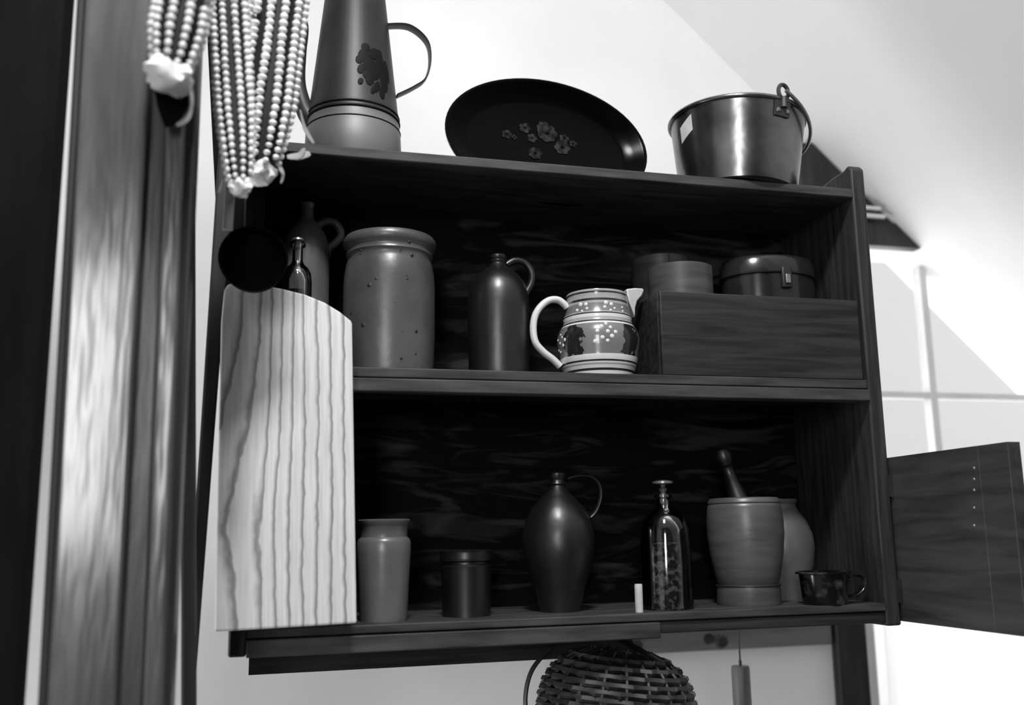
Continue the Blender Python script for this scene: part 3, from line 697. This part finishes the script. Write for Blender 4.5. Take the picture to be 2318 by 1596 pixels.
# mortar and pestle
A = Ax(1696, 1364, .075, ZB)
mo = thing('mortar', 'turned wooden mortar with rounded belly and banded foot', 'mortar', A.loc)
lathe('bowl', A.prof([(1366, 0), (1366, 70), (1362, 72), (1326, 71), (1322, 67), (1316, 70), (1290, 76), (1250, 83), (1210, 87), (1180, 87), (1150, 84), (1143, 82), (1141, 80), (1139, 82), (1131, 80), (1128, 76), (1134, 70), (1200, 74), (1280, 60), (1310, 0)]), 'mortar', mo, 64)
tube('foot_line', [(71.6*A.k*math.cos(2*PI*i/64), 71.6*A.k*math.sin(2*PI*i/64), A.z(1324)) for i in range(64)], .0012, 'speck', mo, 6, True)
pa, pb = Vector(A.pt(1706, 1230, 0)), Vector(A.pt(1632, 1018, .03))
pe = thing('pestle', 'dark turned pestle standing in the mortar', 'pestle', tuple(Vector(A.loc) + pa))
ax_ = (pb - pa); ln = ax_.length
pe.rotation_euler = ax_.to_track_quat('Z', 'Y').to_euler()
lathe('shaft', [(0, 0), (.016, .004), (.019, .02), (.014, ln*.45), (.0095, ln*.70), (.0085, ln*.78), (.0105, ln*.80), (.0085, ln*.82), (0, ln*.82)], 'stoned', pe, 28)
lathe('knob', [(.0085, ln*.82), (.011, ln*.86), (.014, ln*.92), (.0125, ln*.98), (.006, ln*1.0), (0, ln*1.0)], 'stoned', pe, 28)
# pale jar behind the mortar
A = Ax(1773, 1352, .150, ZB)
pj = thing('ovoid_jar', 'pale ovoid stoneware jar standing behind the mortar', 'jar', A.loc)
lathe('body', A.prof([(1375, 0), (1368, 50), (1362, 52), (1320, 62), (1280, 72), (1240, 77), (1210, 74), (1180, 62), (1160, 48), (1148, 41), (1142, 40), (1136, 44), (1131, 44), (1130, 38), (1150, 34), (1180, 50), (1240, 70), (1350, 45), (1352, 0)]), 'stonel', pj, 56)
# tin cup
A = Ax(1868, 1358, .028, ZB)
cu = thing('tin_cup', 'low dark mottled tin cup with ring handle, at the right of the bottom shelf', 'cup', A.loc)
M['mottle'] = mat('mottled_enamel', .005, .07, .22, 55, metal=.3, lo=.52, hi=.7, coat=.3)
lathe('cup_body', A.prof([(1372, 0), (1366, 48), (1362, 50), (1300, 55), (1298, 62), (1294, 63), (1293, 60), (1298, 53), (1360, 46), (1363, 0)]), 'mottle', cu, 48)
handle(cu, [A.pt(1920, 1306), A.pt(1940, 1302), A.pt(1955, 1312), A.pt(1952, 1330), A.pt(1938, 1345), A.pt(1918, 1350)], .0055, 'mottle', .35, (0, 1, 0))

# ------------------------------------------------------------------ cutting board
Yb0, Yb1 = -.028, -.062             # top leans against the shelf, bottom stands a little proud
pbc = at(645, 1420, Yb1); pbt = at(650, 700, Yb0)
bl_, br_ = at(485, 1427, Yb1), at(808, 1413, Yb1); tl_, tr_ = at(505, 680, Yb0), at(799, 712, Yb0)
wbd = ((br_.x - bl_.x) + (tr_.x - tl_.x)) / 4
cxb = (bl_.x + br_.x)/2
leanb = math.atan2(Yb0 - Yb1, pbt.z - pbc.z)
Lb = (pbt.z - pbc.z) / math.cos(leanb)
zmidb = Lb/2
cb = thing('cutting_board', 'pale ash cutting board with round shoulders hanging over the left end of the shelf', 'cutting board', (cxb, Yb1, (bl_.z + br_.z)/2), (-leanb, math.radians(-1.2), 0))
w2 = wbd; hs0 = Lb*.955
pts = [(-w2, 0), (w2, 0), (w2, hs0)]
top_ = at(600, 632, Yb0).z - pbc.z
xpk = -w2*.35
for x_, y_ in ((797, 706), (770, 688), (735, 670), (690, 655), (640, 645), (590, 638), (545, 635), (515, 638), (506, 650)):
    pts.append(((x_ - 650)/149*w2, hs0 + (712 - y_)/80*(top_ - hs0)))
pts.append((-w2, hs0))
bm = B(); bm_prism(bm, [(x, z - zmidb) for x, z in pts], 0, .018)
obj('board', bm, 'ash', cb, (0, 0, zmidb), smooth=False, bevel=.002)
tube('hanging_loop', [(xpk + math.cos(t)*.010, .012, top_ + .008 + math.sin(t)*.018) for t in [2*PI*i/20 for i in range(20)]], .0016, 'cord', cb, 6, True)

# ------------------------------------------------------------------ post at the left, nearer the camera
def strip(name, top, bot, Y, th, m, par=None, round_=0):
    """upright board given by its left/right photo edges at two rows: top=(y,xl,xr), bot=(y,xl,xr); extended to floor and ceiling"""
    (y0, a0, b0), (y1, a1, b1) = top, bot
    tl, tr2, bl, br = at(a0, y0, Y), at(b0, y0, Y), at(a1, y1, Y), at(b1, y1, Y)
    def ext(p, q, z): t = (z - q.z)/(p.z - q.z); return q + (p - q)*t
    zt_, zb_ = 2.6, .9
    q = [ext(bl, tl, zb_), ext(br, tr2, zb_), ext(br, tr2, zt_), ext(bl, tl, zt_)]
    b2 = B(); cx_ = sum(v.x for v in q)/4
    if round_:
        n = 8; rows_ = []
        for (L_, R_) in ((q[0], q[1]), (q[3], q[2])):
            rows_.append([b2.verts.new((L_.x + (R_.x - L_.x)*(.5 - .5*math.cos(PI*i/n)) - cx_, -round_*math.sin(PI*i/n), L_.z - 1.4)) for i in range(n+1)] + [b2.verts.new((R_.x - cx_, th, R_.z - 1.4)), b2.verts.new((L_.x - cx_, th, L_.z - 1.4))])
        A_, C_ = rows_; m_ = len(A_)
        for i in range(m_): b2.faces.new((A_[i], A_[(i+1) % m_], C_[(i+1) % m_], C_[i]))
        b2.faces.new(A_[::-1]); b2.faces.new(C_)
        bmesh.ops.recalc_face_normals(b2, faces=b2.faces)
    else:
        bm_prism(b2, [(v.x - cx_, v.z - 1.4) for v in q], 0, th)
    return obj(name, b2, m, par, (cx_, Y, 1.4) if par is None else (cx_ - par.location.x, Y - par.location.y, 1.4 - par.location.z), smooth=bool(round_), bevel=0 if round_ else .003)
YP = -.30
pc = at(250, 1300, YP)
ps = thing('door_post', 'broad varnished wooden post with grooved moulding at the left edge', 'post', (pc.x, YP, .9))
strip('post_side', (475, 146, 168), (1300, 100, 124), YP + .012, .05, 'darkpost', ps)
strip('post_face', (475, 166, 322), (1300, 121, 277), YP, .05, 'post', ps)
strip('groove', (475, 320, 372), (1300, 275, 338), YP + .014, .04, 'postd', ps)
strip('moulding', (475, 366, 411), (1300, 334, 380), YP + .006, .04, 'post', ps)
strip('post_back_edge', (475, 409, 436), (1300, 378, 400), YP + .03, .04, 'postd', ps)
bt = thing('thin_batten', 'narrow dark upright batten between the post and the shelf', 'batten', (at(425, 1300, -.10).x, -.10, .9))
strip('batten_board', (475, 409, 440), (1300, 409, 442), -.10, .02, 'darkpost', bt)
bt2 = thing('leaning_lath', 'dark lath leaning along the left edge of the cutting board', 'lath', (at(470, 1300, -.008).x, -.008, .9))
strip('lath_board', (760, 467, 502), (1300, 432, 461), -.008, .006, 'darkpost', bt2)

# ------------------------------------------------------------------ corn
def ear(label, ptop, ptip, Y, hw, rows_n, per, tiplump, km='kernel', group='ears of corn hanging at the left', vis=8, seed=1):
    rnd = random.Random(seed)
    a, b = at(*ptop, Y), at(*ptip, Y); kk = mpp(b.x, Y, b.z)
    d = a - b; ln = d.length
    t = thing('corn_ear', label, 'corn', tuple(b), tuple(d.to_track_quat('Z', 'Y').to_euler()), group)
    R_ = hw*kk
    def rad(u): return R_*(.56 + .44*min(1, (u/.32))**.6)
    lathe('cob', [(0, 0)] + [(rad(u/14)*.70, ln*u/14) for u in range(0, 15)] + [(0, ln)], 'cob', t, 24)
    # world direction to camera in local space picks the rows that show
    t_q = d.to_track_quat('Z', 'Y'); lc = t_q.inverted() @ (CAM - (a + b)/2); ac = math.atan2(lc.y, lc.x)
    kme = None; bmr = B()
    sp = ln/per
    for j in range(rows_n):
        an = ac + 2*PI*(j + .5)/rows_n + .05*rnd.uniform(-1, 1)
        dif = abs((an - ac + PI) % (2*PI) - PI); show = dif < 1.75
        ph = rnd.uniform(0, 1)
        for i in range(per):
            u = (i + .3 + .5*ph)/per
            if u > .985 or (i == 0 and ph < .5): continue
            r_ = rad(u); an2 = an + .03*math.sin(u*7 + j) + rnd.uniform(-.015, .015)
            sz = .52*sp*rnd.uniform(.82, 1.06)*(1 if u > .12 else .8); wd = r_*2*PI/rows_n*.275*rnd.uniform(.9, 1.05)
            if rnd.random() < .006: continue
            loc = Vector((r_*.93*math.cos(an2), r_*.93*math.sin(an2), ln*u))
            if show:
                if kme is None:
                    b2 = B(); bmesh.ops.create_icosphere(b2, subdivisions=2, radius=1); o = obj('kernel', b2, km, t); kme = o.data
                else:
                    o = bpy.data.objects.new('kernel', kme); COL.objects.link(o); o.parent = t
                o.location = loc; o.rotation_euler = (0, 0, an2); o.scale = (wd*.95, wd, sz)
            else:
                mt = Matrix.Translation(loc) @ Matrix.Rotation(an2, 4, 'Z') @ Matrix.Diagonal((wd*.95, wd, sz, 1))
                bmesh.ops.create_icosphere(bmr, subdivisions=1, radius=1, matrix=mt)
    kr = obj('kernel_rows', bmr, km, t); kr['kind'] = 'stuff'
    # broken white butt of the cob
    b2 = B(); bmesh.ops.create_icosphere(b2, subdivisions=3, radius=1)
    for v in b2.verts:
        n_ = 1 + .20*math.sin(5*v.co.x + seed) * math.cos(4*v.co.y + 2*v.co.z) + .10*math.sin(11*v.co.z + 7*v.co.x) + .06*math.sin(17*v.co.y + 9*v.co.z + seed)
        v.co = Vector((v.co.x*tiplump[0], v.co.y*tiplump[0], v.co.z*tiplump[1])) * n_ * kk
    obj('cob_butt', b2, 'cobtip', t, (0, 0, -.2*tiplump[1]*kk))
    return t, kk
def husk(par_loc_Y, pts, rad, m, par, wide=.25):
    q = smooth_pts([Vector(at(x, y, par_loc_Y)) for x, y in pts], 5)
    inv = (Matrix.Translation(par.location) @ par.rotation_euler.to_matrix().to_4x4()).inverted()
    q = [inv @ v for v in q]; n = len(q)
    return tube('husk_leaf', q, [rad*(.35 + .65*math.sin(PI*(i + 1)/(n + 1))) for i in range(n)], m, par, 8, False, wide, tuple(inv.to_3x3() @ Vector((0, 0.2, 0.3)) ))
YC = -.20
e1_, kk = ear('slender corn ear at the left of the hanging pair, white broken tip lowest', (512, -90), (543, 418), YC - .06, 44, 9, 33, (24, 24), seed=3)
e2_, kk2 = ear('broad corn ear at the right of the hanging pair, beside the coffee pot', (642, -90), (586, 385), YC, 66, 11, 31, (36, 28), seed=5)
e3_, kk3 = ear('white out-of-focus corn ear hanging in front of the varnished post', (440, -130), (385, 165), YP - .05, 62, 10, 18, (50, 38), seed=8)
husk(YC, [(668, 360), (690, 350), (702, 347)], .006, 'husk', e2_)
husk(YC, [(650, 355), (676, 352), (688, 336)], .006, 'husk', e2_)
husk(YC, [(630, 370), (640, 395), (637, 414)], .006, 'husk', e2_)
husk(YC, [(680, 250), (690, 290), (710, 325)], .005, 'husk', e2_)
husk(YC, [(505, 405), (500, 425), (494, 436)], .004, 'husk', e1_)
husk(YP - .04, [(420, 150), (432, 200), (434, 240), (424, 268), (400, 284)], .006, 'husk', e3_)
husk(YP - .04, [(408, 160), (402, 195), (408, 222)], .004, 'husk', e3_)
# blackened husk under the white ear
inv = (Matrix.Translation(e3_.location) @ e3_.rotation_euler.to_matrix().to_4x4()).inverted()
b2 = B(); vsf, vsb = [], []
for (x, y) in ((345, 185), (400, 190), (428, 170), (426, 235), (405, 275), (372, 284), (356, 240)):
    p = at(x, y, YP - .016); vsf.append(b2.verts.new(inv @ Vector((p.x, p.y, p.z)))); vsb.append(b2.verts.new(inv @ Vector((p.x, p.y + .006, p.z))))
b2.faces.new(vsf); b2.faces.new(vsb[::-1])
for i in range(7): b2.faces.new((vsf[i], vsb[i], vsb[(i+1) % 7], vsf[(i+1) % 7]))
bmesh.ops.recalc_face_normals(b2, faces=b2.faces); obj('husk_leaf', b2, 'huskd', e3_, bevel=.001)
# black iron pan hanging behind the corn
Ys = -.115
pc_ = at(574, 590, Ys); ks = mpp(pc_.x, Ys, pc_.z)
sk = thing('iron_pan', 'black round iron pan hanging behind the corn, over the top of the cutting board', 'pan', tuple(pc_))
R_ = 76*ks
lathe('bowl', [(0, .014), (R_*.86, .014), (R_*.92, .011), (R_*.99, -.008), (R_, -.010), (R_*.96, -.010), (R_*.88, .008), (0, .010)], 'huskd', sk, 48, rot=(-PI/2, 0, 0))
hq = [(0, 0, R_*.9), (0, -.004, R_ + .03), (0, -.004, R_ + .12), (0, 0, R_ + .16)]
tube('handle', smooth_pts(hq), [.010]*7 + [.007]*6 + [.009]*6, 'huskd', sk, 10, False, .35, (1, 0, 0))
tube('hanging_ring', [(math.cos(t)*.012, 0, R_ + .17 + math.sin(t)*.012) for t in [2*PI*i/20 for i in range(20)]], .0022, 'huskd', sk, 6, True)
# pale lath hanging under the pair
q0, q1 = at(508, 400, YC + .04), at(527, 522, YC + .04)
ll = box('wooden_stick', (-(q1.x - q0.x)/2, -.002, 0), ((q1.x - q0.x)/2, .003, q0.z - q1.z + .10), 'lath', None, .001)
ll.location = ((q0.x + q1.x)/2, YC + .04, q1.z); ll.rotation_euler = (0, math.radians(1.2), 0)
tag(ll, 'short flat grey stick hanging down behind the corn ears', 'stick')

# ------------------------------------------------------------------ below the shelf
Yk = .09
bc = at(1392, 1640, Yk); kb = mpp(bc.x, Yk, bc.z)
bk = thing('woven_basket', 'dark woven splint basket hanging below the shelf', 'basket', (bc.x, Yk, bc.z), (0, math.radians(7), 0))
ra, hb = 172*kb, 170*kb
def bprof(u): return ra*(1 - u**3.2)**.5 if u < 1 else 0      # dome radius by height fraction
lathe('inner_shell', [(ra*.96, -.10)] + [(bprof(i/16)*.95, hb*.96*i/16) for i in range(17)], 'basket', bk, 48)
NS = 40
for j in range(15):
    u = -.35 + 1.30*j/14
    if u > .95: continue
    rj = bprof(max(u, 0)); zj = hb*u
    pts = [((rj + .0035*(1 if (i + j) % 2 else -1)*(.6 if u > .8 else 1))*math.cos(2*PI*i/(NS*1)), (rj + .0035*(1 if (i + j) % 2 else -1))*math.sin(2*PI*i/NS), zj) for i in range(NS)]
    tube('weaver', pts, .0048, 'basketl', bk, 6, True)
for i in range(0, NS, 2):
    t = 2*PI*(i + .5)/NS
    tube('stake', [((bprof(max(0, u)) + .001)*math.cos(t), (bprof(max(0, u)) + .001)*math.sin(t), hb*u) for u in [-.38 + 1.33*q/12 for q in range(13)]], .0026, 'basket', bk, 6)
inv = (Matrix.Translation(bk.location) @ bk.rotation_euler.to_matrix().to_4x4()).inverted()
hp = [inv @ Vector(at(x, y, Yk)) for x, y in ((1245, 1470), (1222, 1492), (1203, 1520), (1192, 1556), (1190, 1600), (1205, 1650))]
tube('handle', smooth_pts(hp), .0055, 'basket', bk, 10, False, .5, (0, 1, 0))
hp = [inv @ Vector(at(x, y, Yk)) for x, y in ((1400, 1446), (1425, 1458), (1450, 1472), (1475, 1490))]
tube('hanging_strap', smooth_pts(hp), .010, 'basket', bk, 8, False, .4, (0, 1, 0))
# turned wooden weight on a cord
Yc = .26
A = Ax(1681, 1600, Yc, at(1681, 1640, Yc).z)
wt_ = thing('wooden_weight', 'pale wooden cylinder hanging on a thin cord below the shelf', 'weight', A.loc)
lathe('cylinder', A.prof([(1640, 0), (1640, 19), (1636, 21), (1512, 21), (1507, 19), (1506, 0)]), 'wood', wt_, 28)
tube('cord', [(0, 0, A.z(1508)), (.0, 0, A.z(1380))], .0014, 'cord', wt_, 6)
lathe('knot', A.prof([(1508, 0), (1504, 3.5), (1498, 4), (1492, 2), (1490, 0)]), 'cord', wt_, 10)
